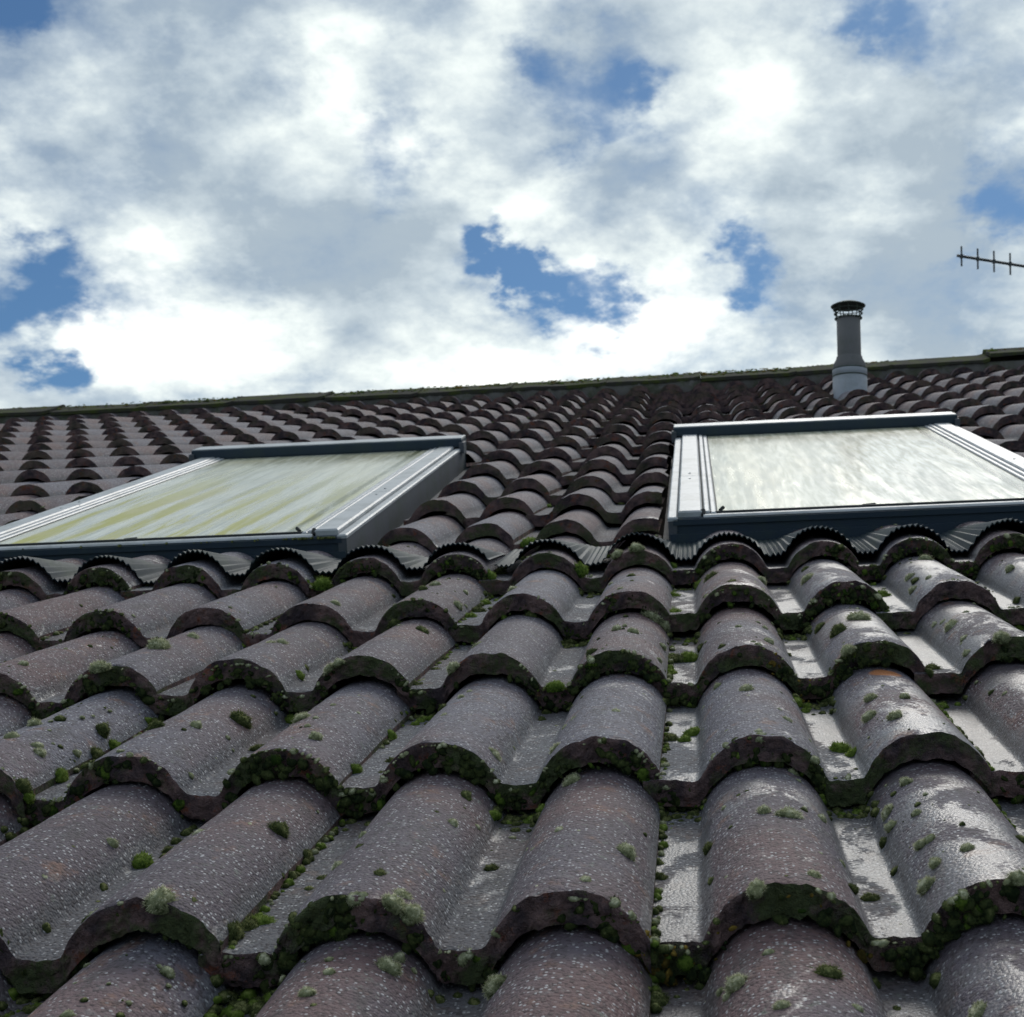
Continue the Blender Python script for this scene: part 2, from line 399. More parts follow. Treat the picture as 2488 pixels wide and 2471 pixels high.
def m_glass(name, seed, green, w_=0.8):
    m, n = mat(name)
    p = n.n('ShaderNodeTexCoord').outputs['Object']
    X, Y, Z = n.sep(p)[:3]
    s = n.comb(n.math('MULTIPLY', X, 15.0), n.math('MULTIPLY', Y, 0.75), seed)
    sf = n.comb(n.math('MULTIPLY', X, 70.0), n.math('MULTIPLY', Y, 6.0), seed)
    st = n.noise(s, 1.0, 5.0, 0.62, dist=0.7)
    bl = n.noise(sf, 1.0, 4.0, 0.65, dist=0.4)
    film = n.mix(n.rng(bl, 0.32, 0.66), (0.52, 0.51, 0.36), (0.72, 0.71, 0.57))
    film = n.mix(n.math('MULTIPLY', n.rng(n.noise(n.vmath('ADD', s, (5.3, 0.4, 0)), 1.7, 4.0, 0.6, dist=0.5), 0.50, 0.60), 0.75), film, (0.40, 0.40, 0.29))
    gmask = n.math('MULTIPLY', n.rng(n.math('ADD', st, n.math('MULTIPLY', n.math('SUBTRACT', bl, 0.5), 0.30)), 0.45, 0.62), green)
    low = n.rng(n.math('ADD', Y, n.math('MULTIPLY', X, 0.9)), 1.75, 0.45, 0.10, 1.0)
    film = n.mix(n.math('MULTIPLY', gmask, low), film, (0.47, 0.45, 0.14))
    film = n.mix(n.math('MULTIPLY', n.rng(n.noise(p, 5.0, 3.0, 0.6), 0.48, 0.65), 0.35), film, (0.58, 0.53, 0.34))
    # dark lichen line along the far edge of the pane
    edge = n.math('MULTIPLY', n.rng(n.math('ABSOLUTE', n.math('SUBTRACT', X, n.math('ADD', w_-0.125, n.math('MULTIPLY', bl, 0.012)))), 0.004, 0.013, 1.0, 0.0), n.rng(bl, 0.3, 0.5, 0.4, 1.0))
    film = n.mix(n.math('MULTIPLY', edge, 0.8), film, (0.12, 0.13, 0.04))
    am = n.math('MULTIPLY', gmask, low)
    rough = n.math('ADD', n.math('ADD', 0.12, n.math('MULTIPLY', bl, 0.16)), n.math('MULTIPLY', am, 0.3))
    bump = n.n('ShaderNodeBump', i={'Strength': 0.012, 'Distance': 0.001, 'Height': bl})
    b = n.n('ShaderNodeBsdfPrincipled', i={'Base Color': film, 'Roughness': rough, 'Specular IOR Level': n.rng(am, 0, 1, 0.55, 0.20, smooth=False), 'Normal': bump.outputs[0],
                                          'Coat Weight': 0.0, 'Coat Roughness': 0.12})
    finish(n, b); return m

MT, MF = m_tile(), m_face()
MOSS = m_moss('moss', (0.016, 0.026, 0.010), (0.070, 0.088, 0.028), (0.34, 0.35, 0.14), 0.35)
MOSS_BRIGHT = m_moss('moss_bright', (0.03, 0.06, 0.010), (0.13, 0.20, 0.03), (0.38, 0.46, 0.12), 0.4)
MOSS_PALE = m_moss('moss_pale', (0.06, 0.07, 0.03), (0.32, 0.34, 0.19), (0.98, 0.95, 0.70), 0.45)  # pale moss, its tips lightened further with painted rim light
MOSS_RUST = m_moss('moss_rust', (0.06, 0.045, 0.01), (0.22, 0.15, 0.03), (0.50, 0.34, 0.08), 0.35)
CLAD = m_metal('grey_cladding', (0.44, 0.45, 0.46), 0.34, 0.35, 0.8)
CLAD_SHADE = m_metal('shaded_cladding', (0.026, 0.042, 0.062), 0.55, 0.3, 0.3)  # grey cladding with the shade of the fronts put into its colour
SIDE = m_metal('side_flashing', (0.085, 0.090, 0.105), 0.55, 0.5, 0.3)
RUBBER = m_metal('rubber_gasket', (0.02, 0.022, 0.024), 0.6, 0.2, 0.4)
APRON = m_metal('lead_apron', (0.030, 0.042, 0.052), 0.52, 0.6, 0.25, 0.0)
PVC = m_metal('grey_plastic', (0.160, 0.155, 0.155), 0.6, 0.35, 0.25, gcol=(0.10, 0.11, 0.09))
PVC_L = m_metal('grey_plastic_weathered', (0.36, 0.38, 0.42), 0.5, 0.35, 0.5, gcol=(0.2, 0.22, 0.2))
CAGE = m_metal('dark_grille', (0.055, 0.070, 0.055), 0.6, 0.6, 0.4)
ALU = m_metal('aerial_metal', (0.05, 0.055, 0.06), 0.4, 0.4, 0.5, 0.3)

# ------------------------------------------------------------------ roof tiles
G = 0.343          # gauge between courses
FALL = 0.030       # how far a tile's top drops from its tail to the tail of the next course
TH = 0.024
NC = 18            # courses up to the ridge
RH = 0.042
WIN = [(-0.943, 1.62), (0.420, 1.68)]
WID = [0.778, 0.800]
WL = 1.64
CUTS = [(x-0.014-(0.03 if x < 0 else 0), x+ww+0.014, y+0.0, y+WL+0.02) for (x, y), ww in zip(WIN, WID)]

def prof(x):       # roof profile, x in roof coordinates
    u = np.mod(x-0.075, 0.15); d = np.minimum(u, 0.15-u)
    t = np.clip(d/0.0580, 0, 1)
    z = RH*(1-t**2.3)**0.78
    return z
def prof_soft(x):
    return (prof(x-0.0018)+2*prof(x)+prof(x+0.0018))/4
def twist(x, y):   # the old roof is slightly out of true: it rises towards the right
    return np.where(x > 0, 0.0032, 0.0014)*x*np.clip(y-1.0, 0, 6)
def surf(x, y):
    return prof(x) - FALL*np.mod(y, G)/G + twist(x, y)

def tile_mesh(mb, j, k, lod, seed):
    """adds tile (column j, course k) in roof coordinates minus its origin; returns origin"""
    ox, oy = 0.15+0.30*j, k*G
    nx = (120, 34, 18)[lod]; ny = (38, 12, 4)[lod]
    x = np.linspace(-0.036, 0.2805, nx)
    e = np.array([0.0195, 0.0235, 0.1265, 0.1305, 0.1695, 0.1735, 0.2765])
    if lod < 2: x = np.sort(np.concatenate([x, e]))
    y = np.linspace(0, 1, ny)**1.0*0.392
    if lod == 0: y = np.sort(np.concatenate([y, [0.0015, 0.004]]))
    X, Y = np.meshgrid(x, y)
    rnd = np.random.default_rng(seed)
    skew, lift, slip, tn = rnd.normal(0, 0.0014), abs(rnd.normal(0, 0.0026)), rnd.normal(0, 0.0034), rnd.uniform(0, 1)
    pz = (prof_soft if lod < 2 else prof)(X+ox)
    left = X < 0.0
    pz = np.where(left, prof(np.array([0.15]))[0], pz)
    Z = pz - FALL*Y/G + lift*(1-Y/0.39) + skew*(X-0.15)/0.15
    if lod < 2:
        q = np.stack([(X+ox).ravel()*9, (Y+oy).ravel()*7, np.full(X.size, seed*0.37)], 1)
        Z = Z + 0.0012*vnoise(q, 3).reshape(X.shape)
        q2 = np.stack([(X+ox).ravel()*70, (Y+oy).ravel()*70, Z.ravel()*70], 1)
        v = vnoise(q2, 4).reshape(X.shape); v2 = vnoise(q2*2.7, 5).reshape(X.shape)
        edge = np.exp(-Y/0.006)
        Z = Z + 0.0004*v + edge*(0.0008*v + 0.0006*v2 - 0.0010)
        Yp = Y + edge*(0.0018*v + 0.0012*v2)
        for _ in range(int(rnd.integers(0, 4))):      # chipped arrises
            xc, wc, dc = rnd.uniform(0, 0.28), rnd.uniform(0.003, 0.011), rnd.uniform(0.002, 0.008)
            Yp = Yp + dc*np.exp(-((X-xc)/wc)**4)*np.exp(-Y/0.008)
            Z = Z - 0.35*dc*np.exp(-((X-xc)/wc)**4)*np.exp(-Y/0.008)
    else:
        Yp = Y
    Yp = Yp + slip
    Z = Z + twist(X+ox, Y+oy)
    Xp = X + skew*(Y/0.39-0.5)
    P3 = np.stack([Xp, Yp, Z], 2)
    keep = None
    cx = (P3[:-1, :-1, 0]+P3[1:, 1:, 0])/2+ox; cy = (P3[:-1, :-1, 1]+P3[1:, 1:, 1])/2+oy
    kp = np.ones(cx.shape, bool)
    for a, b, c, d in CUTS: kp &= ~((cx > a) & (cx < b) & (cy > c) & (cy < d))
    if not kp.any(): return None
    mb.grid(P3, 0, True, tint=tn, keep=kp if not kp.all() else None)
    # tail (front) face
    rows = (10, 4, 2)[lod]
    top = P3[0]; s = np.linspace(0, 1, rows)[:, None]
    F = np.stack([np.broadcast_to(top[:, 0], (rows, len(x))), np.broadcast_to(top[:, 1], (rows, len(x))).copy(),
                  top[None, :, 2] - s*TH], 2).copy()
    # shell underside follows the roll, so the face narrows on the flanks
    if lod < 2:
        q = np.stack([(F[..., 0]+ox).ravel()*95, F[..., 2].ravel()*95, np.full(F[..., 0].size, oy*31)], 1)
        bump = vnoise(q, 8).reshape(F.shape[:2]); b2 = vnoise(q*2.6, 9).reshape(F.shape[:2])
        damp = np.ones((rows, 1)); damp[0] = 0
        F[..., 1] -= damp*(0.0024*np.maximum(bump, -0.3)+0.0024*b2+0.0015*vnoise(q*5.9, 12).reshape(F.shape[:2])+0.001)
        F[-1, :, 2] += 0.0015*bump[-1]
    cxf = (F[0, :-1, 0]+F[0, 1:, 0])/2+ox
    kf = np.ones((rows-1, len(x)-1), bool)
    for a, b, c, d in CUTS:
        if c < oy < d: kf &= ~((cxf > a) & (cxf < b))[None, :]
    if kf.any(): mb.grid(F, 1, True, flip=True, tint=tn, keep=kf)
    # underside and the right flank
    B = P3[::max(1, (ny-1)//2)][:, ::1].copy(); B[..., 2] -= TH
    B[0, :, 2] = F[-1, :, 2]; B[0, :, 1] = F[-1, :, 1]
    cb = (B[:-1, :-1, 0]+B[1:, 1:, 0])/2+ox; cyb = (B[:-1, :-1, 1]+B[1:, 1:, 1])/2+oy
    kb = np.ones(cb.shape, bool)
    for a, b, c, d in CUTS: kb &= ~((cb > a) & (cb < b) & (cyb > c-0.1) & (cyb < d+0.1))
    if kb.any(): mb.grid(B, 1, True, flip=True, tint=tn, keep=kb)
    skip = any(a < ox+0.28 < b and c < oy+0.2 < d for a, b, c, d in CUTS)
    if not skip:
        R = P3[:, -1]; Rb = R.copy(); Rb[:, 2] -= 0.010
        mb.grid(np.stack([R, Rb], 0), 1, False, flip=False, tint=tn)
    return ox, oy

camv = np.array([0.4743, -0.9439, 0.4409])
R_ = np.array([list(R0), list(R1), list(R2)])
def project(p):
    q = R_ @ (np.array(p)-camv)
    return 3518.25*q[0]/q[2]+1489.06, 3518.25*q[1]/q[2]+1235.5, q[2]
tiles = []
for k in range(-3, NC):
    for j in range(-16, 11):
        ox, oy = 0.15+0.30*j, k*G
        # the largest-in-view tiles become parts of their own
        cs = [project((ox+a, oy+b, 0.02)) for a in (0, .28) for b in (0, .3)]
        if min(c[2] for c in cs) < 0.05: cs = [(9e3, 9e3, 1)]*4
        u0, u1 = min(c[0] for c in cs), max(c[0] for c in cs); v0, v1 = min(c[1] for c in cs), max(c[1] for c in cs)
        if k == 0 and u1 < -2500: continue
        ow = max(0, min(u1, 2488)-max(u0, 0)); oh = max(0, min(v1, 2471)-max(v0, 0))
        if ow > 0 and v0 > 2471: oh = 0
        tiles.append([ow*oh, u1, u0, j, k])
tiles.sort(key=lambda t: -t[0])
near = {}
rest = MB()
ntile = 0
for i, (ar, u1, u0, j, k) in enumerate(tiles):
    seed = (k+3)*97+(j+20)*13
    if u0 < 8e3 and (u1 < -2600 or u0 > 4600): continue
    ox_, oy_ = 0.15+0.30*j, k*G
    cutt = any(ox_-0.04 < b_ and ox_+0.282 > a_ and oy_ < d_ and oy_+0.39 > c_ for a_, b_, c_, d_ in CUTS) and k > 4
    if ntile < 100 and ar > 0 and not cutt:
        mb = MB(); r = tile_mesh(mb, j, k, 0 if k < 6 else 1, seed)
        if r is None: continue
        o = mb.build('roof_tile', [MT, MF], ROOF, (r[0], r[1], 0))
        near[(j, k)] = o; ntile += 1
    else:
        mb = MB(); r = tile_mesh(mb, j, k, 1 if (ar > 0 and k < 12) else 2, seed)
        if r is None: continue
        base_n = rest.n
        for v, f, mm, ss, tt in zip(mb.v, mb.f, mb.m, mb.sm, mb.t):
            rest.v.append(v+np.array([r[0], r[1], 0])); rest.f.append(f+base_n)
            rest.m.append(mm); rest.sm.append(ss); rest.t.append(tt)
        rest.n += mb.n

# ------------------------------------------------------------------ ridge, mortar, light-blocking board
APY, APZ = 6.06, 0.078
def ridge_section(d=0.0):
    c, s_ = math.cos(2*PITCH), math.sin(2*PITCH)
    pts = [(APY-0.165, 0.046), (APY-0.165, 0.062), (APY-0.045, 0.071), (APY-0.012, 0.0755), (APY+0.010, 0.072),
           (APY+0.035, APZ-0.030), (APY+0.16*c, APZ-0.16*s_)]
    return [(y, z+d) for y, z in pts]
def ridge_piece(x0, x1, seed, dz):
    rnd = np.random.default_rng(seed)
    n = 14; xs = np.linspace(x0, x1, n)
    sec = np.array(ridge_section(dz)); a, b2 = rnd.normal(0, 0.003, 2)
    P3 = np.zeros((n, len(sec), 3)); P3[..., 0] = xs[:, None]; P3[..., 1] = sec[None, :, 0]+b2; P3[..., 2] = sec[None, :, 1] + twist(xs, np.full(n, APY))[:, None]
    P3[..., 2] += a + 0.0035*vnoise(P3.reshape(-1, 3)*np.array([7, 30, 30])+seed, 2).reshape(P3.shape[:2])
    P3[..., 2] += np.where(xs[:, None] > x1-0.03, 0.006, 0)
    mb = MB(); mb.grid(P3, 0, False)
    for e in (0, -1):
        q = P3[e]; v = np.vstack([q, q-np.array([0, 0, 0.016])]); m_ = len(q)
        mb.add(v, [(i, i+1, i+1+m_, i+m_) for i in range(m_-1)], 0, False)
    return mb
RIDGE_M = m_metal('ridge_concrete', (0.055, 0.052, 0.045), 0.9, 1.0, 0.1, gcol=(0.070, 0.085, 0.022))
MORTAR = m_metal('mortar', (0.14, 0.13, 0.12), 0.9, 0.7, 0.2, gcol=(0.06, 0.07, 0.03))
BLOCK_BOARD = m_metal('light_block_board', (0.06, 0.05, 0.045), 0.9, 0.2, 0.2)
x = -4.42; i = 0
STEP_X = 1.855
while x < 3.4:
    dz = 0.030 if x > STEP_X-0.1 else 0.0
    ridge_piece(x+0.003, x+0.45, i+11, dz).build('ridge_tile', [RIDGE_M], ROOF)
    x += 0.4485; i += 1
    if x < STEP_X < x+0.4: x = STEP_X
mb = MB()
xs = np.arange(-4.4, 3.42, 0.0125)
yy = np.array([APY-0.162, APY-0.158, APY-0.10])
P3 = np.zeros((3, len(xs), 3)); P3[..., 0] = xs
jz = vnoise(np.stack([xs*40, xs*0, xs*0], 1), 5)*0.004
P3[0, :, 1] = yy[0]+jz; P3[0, :, 2] = -0.03; P3[1, :, 1] = yy[1]+jz; P3[1, :, 2] = 0.050; P3[2, :, 1] = yy[2]; P3[2, :, 2] = 0.052
P3[..., 2] += twist(xs, np.full(len(xs), APY))[None, :]
mb.grid(P3, 0, True); mb.build('mortar_bed', [MORTAR], ROOF)
c2, s2 = math.cos(2*PITCH), math.sin(2*PITCH)
mb = MB()
mb.add([(-4.6, APY, 0.035), (3.6, APY, 0.035), (3.6, APY+6*c2, 0.035-6*s2), (-4.6, APY+6*c2, 0.035-6*s2)], [(0, 1, 2, 3)], 0, False)
mb.build('back_slope', [MT], ROOF)
mb = MB(); mb.box(-4.6, 3.6, -1.1, APY-0.05, -0.16, -0.085); mb.build('light_block_board', [BLOCK_BOARD], ROOF)  # unseen board added under the tiles to block light

far_tiles = tag(rest.build('roof_tile', [MT, MF], ROOF), kind='stuff')
tag(ROOF, 'old brown grey roof of rolled concrete tiles, wet in places and dotted with moss', 'roof', kind='thing')

# ------------------------------------------------------------------ moss
def clump(r, seed, nb, flat=0.75, nlon=12, nlat=5):
    rnd = np.random.default_rng(seed)
    ph = np.linspace(0, 1, nlat+1)**0.9*math.radians(105)
    th = np.linspace(0, 2*np.pi, nlon, endpoint=False)
    PH, TH_ = np.meshgrid(ph[1:], th, indexing='ij')
    d = np.stack([np.sin(PH)*np.cos(TH_), np.sin(PH)*np.sin(TH_), np.cos(PH)], 2).reshape(-1, 3)
    d = np.vstack([[0, 0, 1.0], d])
    k = 1+0.20*vnoise(d*1.8+seed*1.37, 1)+0.12*vnoise(d*4.5+seed*0.7, 2)
    v = d*k[:, None]*np.array([1, 1, flat])
    n = nlon; f4 = []
    f3 = np.array([(0, 1+a, 1+(a+1) % n) for a in range(n)])
    for q in range(nlat-1):
        o = 1+q*n
        f4 += [(o+a, o+n+a, o+n+(a+1) % n, o+(a+1) % n) for a in range(n)]
    t = np.clip(0.16+0.45*d[:, 2]+0.10*rnd.random(len(d)), 0, 1)  # tops lighter than bases: light from above put into the tint
    out = [(v*r, f3, t), (None, np.array(f4), None)]
    if nb:
        z = rnd.uniform(-0.05, 1, nb); a = rnd.uniform(0, 2*np.pi, nb); s = np.sqrt(1-z*z)
        b = np.stack([s*np.cos(a), s*np.sin(a), z], 1)
        kb = 1+0.20*vnoise(b*1.8+seed*1.37, 1)+0.12*vnoise(b*4.5+seed*0.7, 2)
        base = b*kb[:, None]*np.array([1, 1, flat])*0.95
        dr = b*np.array([1, 1, 1/flat])+rnd.normal(0, 0.35, (nb, 3)); dr /= np.linalg.norm(dr, axis=1)[:, None]
        L = rnd.uniform(0.16, 0.46, nb)[:, None]
        sd_ = np.cross(dr, rnd.normal(0, 1, (nb, 3))); sd_ /= np.linalg.norm(sd_, axis=1)[:, None]
        wd = 0.035 if nb > 100 else 0.06
        tri = np.stack([base-sd_*wd, base+sd_*wd, base+dr*L], 1).reshape(-1, 3)
        tt = np.tile([0.35, 0.35, 1.0], nb)*np.repeat(rnd.uniform(0.75, 1.0, nb), 3)
        out.append((tri*r, np.arange(nb*3).reshape(-1, 3), tt))
    return out
def frame_of(nrm, spin):
    nrm = np.array(nrm)/np.linalg.norm(nrm)
    a = np.cross(nrm, [0, 1.0, 0]); a = a/np.linalg.norm(a) if np.linalg.norm(a) > 0.1 else np.array([1.0, 0, 0])
    b = np.cross(nrm, a); c, s = math.cos(spin), math.sin(spin)
    return np.stack([a*c+b*s, -a*s+b*c, nrm], 1)       # columns
def put(mb, parts, loc, F, mat_i, sc=(1, 1, 1), tk=1.0):
    base = mb.n
    v, f3, t = parts[0]; t = t*tk
    S = np.array(sc)
    mb.add((v*S) @ F.T + loc, f3, mat_i, True, t)
    f4 = parts[1][1]
    mb.f.append(f4+base); mb.m.append(np.full(len(f4), mat_i, np.int32)); mb.sm.append(np.full(len(f4), True))
    if len(parts) > 2:
        v, f, t = parts[2]; t = t*tk; mb.add((v*S) @ F.T + loc, f, mat_i, False, t)
def surf_n(x, y):
    e = 0.003
    gx = (prof(np.array([x+e]))[0]-prof(np.array([x-e]))[0])/(2*e)
    return (-gx, 0.06, 1.0)
LIB = [clump(1.0, 100+q, 420, (0.85, 1.1, 1.0)[q % 3], 16, 7) for q in range(7)]
LIB_M = [clump(1.0, 200+q, 110, (0.8, 1.05, 0.9)[q % 3], 11, 4) for q in range(9)]
LIB_S = [clump(1.0, 300+q, 18, 0.6, 7, 3) for q in range(6)]
CUSH = [(0.133,0.049,0.0106), (0.09,0,0.0094), (0.331,-0.05,0.0078), (0.435,-0.025,0.008), (-0.014,0.22,0.0099), (0.141,0.061,0.0085), (0.13,0.027,0.0083), (0.254,0,0.008), (0.265,0,0.008), (0.489,-0.072,0.0073), (0.545,-0.079,0.007), (-0.218,0.829,0.0135), (0.256,-0.039,0.0071), (0.633,-0.111,0.0064), (0.405,1.029,0.0135), (0.111,0.209,0.0081), (0.409,0.117,0.0074), (0.539,0.179,0.0077), (0.505,0,0.0065), (0.608,0.449,0.0095), (-0.034,0.57,0.0105), (-0.235,0.686,0.0113), (0.629,0.053,0.0066), (0.438,1.058,0.0126), (0.443,0.849,0.0114), (0.458,0.851,0.0114), (-0.146,1.372,0.0148), (0.255,0.019,0.0061), (0.351,0.326,0.0079), (0.681,0.002,0.0058), (0.645,0.825,0.0104), (0.676,0.885,0.0107), (0.461,0.542,0.0087), (0.439,0.516,0.0085), (0.592,0.088,0.006), (0.747,1.208,0.0119), (0.741,0.714,0.0093), (0.815,0.686,0.0091), (-0.009,0.684,0.0094), (-0.173,0.343,0.0073), (0.235,0.045,0.0055), (0.616,0.428,0.0075), (0.657,0.42,0.0073), (0.279,1.372,0.0122), (0.433,1.263,0.0116), (0.288,1.029,0.0104), (0.303,0.686,0.0087), (0.452,0.509,0.0077), (0.139,1.179,0.0112), (0.138,1.112,0.0109), (-0.181,0.55,0.0081), (-0.169,0.502,0.0078), (-0.169,0.415,0.0074), (0.219,-0.102,0.0046), (0.295,0.182,0.006), (0.435,0.149,0.0058), (0.333,0.382,0.0069), (0.519,0.187,0.0059), (0.513,-0.133,0.0043), (0.52,0.568,0.0077), (0.046,1.029,0.01), (0.789,0.857,0.009), (0.474,0.182,0.0056), (0.546,0.029,0.0048), (0.639,0.076,0.005), (-0.09,0.474,0.0071), (0.055,0.501,0.0072), (0.641,0.686,0.0077), (0.639,0.466,0.0067), (0.131,0.219,0.0057), (-0.168,0.343,0.0064), (0.131,0.404,0.0066), (0.158,0.45,0.0068), (0.628,0.256,0.0057), (0.421,1.029,0.0093), (0.493,1.224,0.0102), (0.435,0.76,0.0081), (0.039,0.686,0.0079), (0.134,0.713,0.008), (0.185,0.686,0.0078), (0.159,1.722,0.0126), (0.135,1.459,0.0114), (0.637,0.129,0.005), (0.662,0.079,0.0048), (0.648,0.534,0.0066), (-0.169,0.548,0.0069), (-0.232,0.503,0.0067), (-0.005,0.535,0.0068), (0.095,0.403,0.0061), (-0.004,0.26,0.0054), (-0.168,0.303,0.0057), (-0.188,0.415,0.0061), (0.193,0.093,0.0047), (0.386,0.021,0.0043), (0.271,0.384,0.0059), (0.576,0.071,0.0045), (0.649,0.292,0.0054), (0.638,1.207,0.009), (-0.07,0.824,0.0076), (-0.06,0.832,0.0076), (0.137,1.272,0.0094), (0.05,0.686,0.007), (0.137,0.824,0.0075), (0.132,0.566,0.0065), (-0.014,1.029,0.0084), (0.237,1.029,0.0083), (0.909,1.029,0.0082), (-0.225,0.437,0.0059), (-0.21,0.931,0.0079), (-0.032,0.206,0.0049), (-0.008,0.318,0.0053), (0.106,-0.039,0.0039), (-0.019,0.048,0.0043), (0.132,0.169,0.0047), (-0.169,0.419,0.0057), (0.257,0.297,0.0052), (0.159,0.167,0.0047), (0.568,0.226,0.0048), (0.626,0.221,0.0048), (0.643,0.128,0.0044), (0.712,0.133,0.0044), (0.375,1.372,0.0092), (0.343,1.372,0.0092), (0.385,0.468,0.0057), (-0.022,0.76,0.0069), (0.1,0.939,0.0076), (0.831,1.33,0.0088), (0.638,1.2,0.0083), (0.74,0.652,0.0063), (0.056,0.175,0.0044), (0.106,0.015,0.0038), (0.077,-0.127,0.0033), (-0.018,0.149,0.0043), (0.259,0.212,0.0045), (0.155,0.139,0.0043), (0.433,0.187,0.0044), (0.259,-0.017,0.0037), (0.158,0.401,0.0052), (0.559,-0.117,0.0032), (-0.053,0.486,0.0055), (0.012,1.029,0.0073), (0.144,1.715,0.0098), (0.131,1.378,0.0086), (0.732,0.686,0.0059), (0.918,1.073,0.0072), (0.52,1.061,0.0073), (0.121,1.104,0.0074), (0.045,0.528,0.0054), (0.619,0.215,0.0041), (0.482,-0.076,0.0032), (0.631,0.942,0.0066), (-0.008,0.289,0.0043), (0.224,-0.066,0.0031), (-0.195,0.427,0.0048), (0.193,0.176,0.0039), (0.202,0.129,0.0038), (0.355,0.159,0.0038), (0.51,-0.044,0.0031), (0.431,1.409,0.0079), (0.41,1.029,0.0066), (0.344,0.725,0.0056), (0.553,0.755,0.0057), (0.197,0.798,0.0059), (0.941,1.223,0.0072), (0.474,1.32,0.0076), (-0.216,0.528,0.0051), (0.644,0.201,0.0038), (0.618,0.143,0.0036), (0.478,-0.057,0.003), (0.552,0.34,0.0042), (0.519,1.066,0.0063), (0.388,0.846,0.0057), (0.491,0.646,0.005), (-0.161,1.472,0.0077), (0.787,1.193,0.0065), (0.787,1.137,0.0063), (0.778,1.106,0.0062), (0.788,0.766,0.0052), (0.78,0.704,0.005), (0.679,0.508,0.0045), (0.484,1.056,0.0061), (0.567,1.242,0.0067), (-0.357,0.746,0.0052), (-0.009,0.119,0.0033), (0.069,0.019,0.003), (0.475,0.093,0.0032), (0.486,1.041,0.0058), (0.366,0.867,0.0053), (0.554,0.437,0.0041), (-0.047,1.061,0.006), (0.065,1.148,0.0062), (0.072,1.207,0.0064), (-0.08,0.804,0.0052), (0.199,1.141,0.0062), (0.208,0.484,0.0043), (0.499,1.047,0.0056), (0.558,1.047,0.0055), (0.498,1.058,0.0054), (0.557,1.04,0.0054), (0.571,1.279,0.006), (0.498,0.724,0.0046), (0.473,0.873,0.005), (0.523,0.355,0.0036), (0.351,0.368,0.0036), (-0.024,0.802,0.0049), (0.191,0.573,0.0042), (-0.002,0.244,0.0034), (0.102,0.119,0.003), (-0.175,0.469,0.004), (0.363,1.053,0.0052), (-0.17,1.42,0.0063), (-0.039,0.094,0.0029), (0.424,0.862,0.0046), (0.341,0.489,0.0037), (0.209,0.585,0.0039), (0.642,1.315,0.0056), (0.729,1.029,0.0049), (0.781,0.932,0.0047), (0.788,0.91,0.0046), (0.353,0.019,0.0024), (0.37,1.227,0.005), (0.422,0.74,0.0039), (0.539,0.702,0.0038), (0.583,0.859,0.0042), (0.332,0.485,0.0034), (-0.043,0.781,0.0041), (0.15,0.733,0.0039), (0.237,0.473,0.0033), (0.8,1.102,0.0045), (0.816,0.907,0.0041), (0.784,0.593,0.0034), (0.791,0.556,0.0033), (0.552,1.103,0.0046), (0.488,0.247,0.0026), (0.575,0.128,0.0024), (0.669,0.138,0.0024), (0.551,1.107,0.0043), (0.578,0.959,0.004), (0.373,0.474,0.003), (0.223,0.427,0.0029), (0.637,0.83,0.0035), (0.092,0.196,0.0022), (0.313,0.295,0.0024), (0.372,0.145,0.0021), (0.298,0.419,0.0026), (0.501,0.258,0.0023), (0.34,1.225,0.0041), (0.555,0.88,0.0034), (0.115,1.221,0.0041), (0.073,0.488,0.0028), (0.375,1.143,0.0035), (0.521,0.85,0.003), (0.407,0.606,0.0026), (0.549,0.477,0.0024), (0.495,0.397,0.0023), (0.421,0.204,0.0019), (0.243,0.194,0.0019), (0.657,0.24,0.0019), (0.486,0.063,0.0017), (0.375,0.893,0.0027), (0.1,1.405,0.0035), (0.532,0.084,0.0014)]
MM = [MOSS, MOSS_BRIGHT, MOSS_PALE, MOSS_RUST]
pool = MB()
protos = {}
def cushion_proto(q, mi):
    if (q, mi) not in protos:
        mb = MB(); put(mb, LIB[q], np.zeros(3), np.eye(3), 0)
        o = mb.build('moss_cushion', [MM[mi]]); protos[(q, mi)] = o.data
        COL.objects.unlink(o); bpy.data.objects.remove(o)
    return protos[(q, mi)]
nind = 0
for idx, (x, y, r) in enumerate(CUSH):
    u = (x % 0.15); pd = min(u, 0.15-u)
    inpan = pd < 0.024
    sz = project((x, y, 0.03))
    pxr = r*3518/sz[2]
    kx = int(math.floor(y/G)); j = int(math.floor((x-0.15+0.0195)/0.30))
    mi = 1 if (inpan and r > 0.006 and idx % 3) else (0 if (inpan or idx % 5 == 0) else 2)
    if abs(x+0.02) < 0.03 and abs(y) < 0.02: mi = 3
    z = surf(x, y)-0.12*r
    sc = (1.0+0.25*((idx*37) % 7)/7, 0.9, 0.9)
    if nind < 100 and (j, kx) in near:
        t = near[(j, kx)]
        o = bpy.data.objects.new('moss_cushion', cushion_proto(idx % 7, mi)); COL.objects.link(o)
        o.parent = t
        F = frame_of(surf_n(x, y), idx*1.3)
        o.rotation_euler = Matrix(F.tolist()).to_euler()
        r *= 1.12; o.scale = (r*sc[0], r*sc[1], r*sc[2])
        o.location = (x-t.location.x, y-t.location.y, float(z)); nind += 1
    else:
        put(pool, LIB_M[idx % 9], np.array([x, y, z]), frame_of(surf_n(x, y), idx*1.3)*r*1.25, mi, sc)
def nz1(a, b, c, s): return vnoise(np.array([[a, b, c]]), s)[0]
rnd = np.random.default_rng(42)
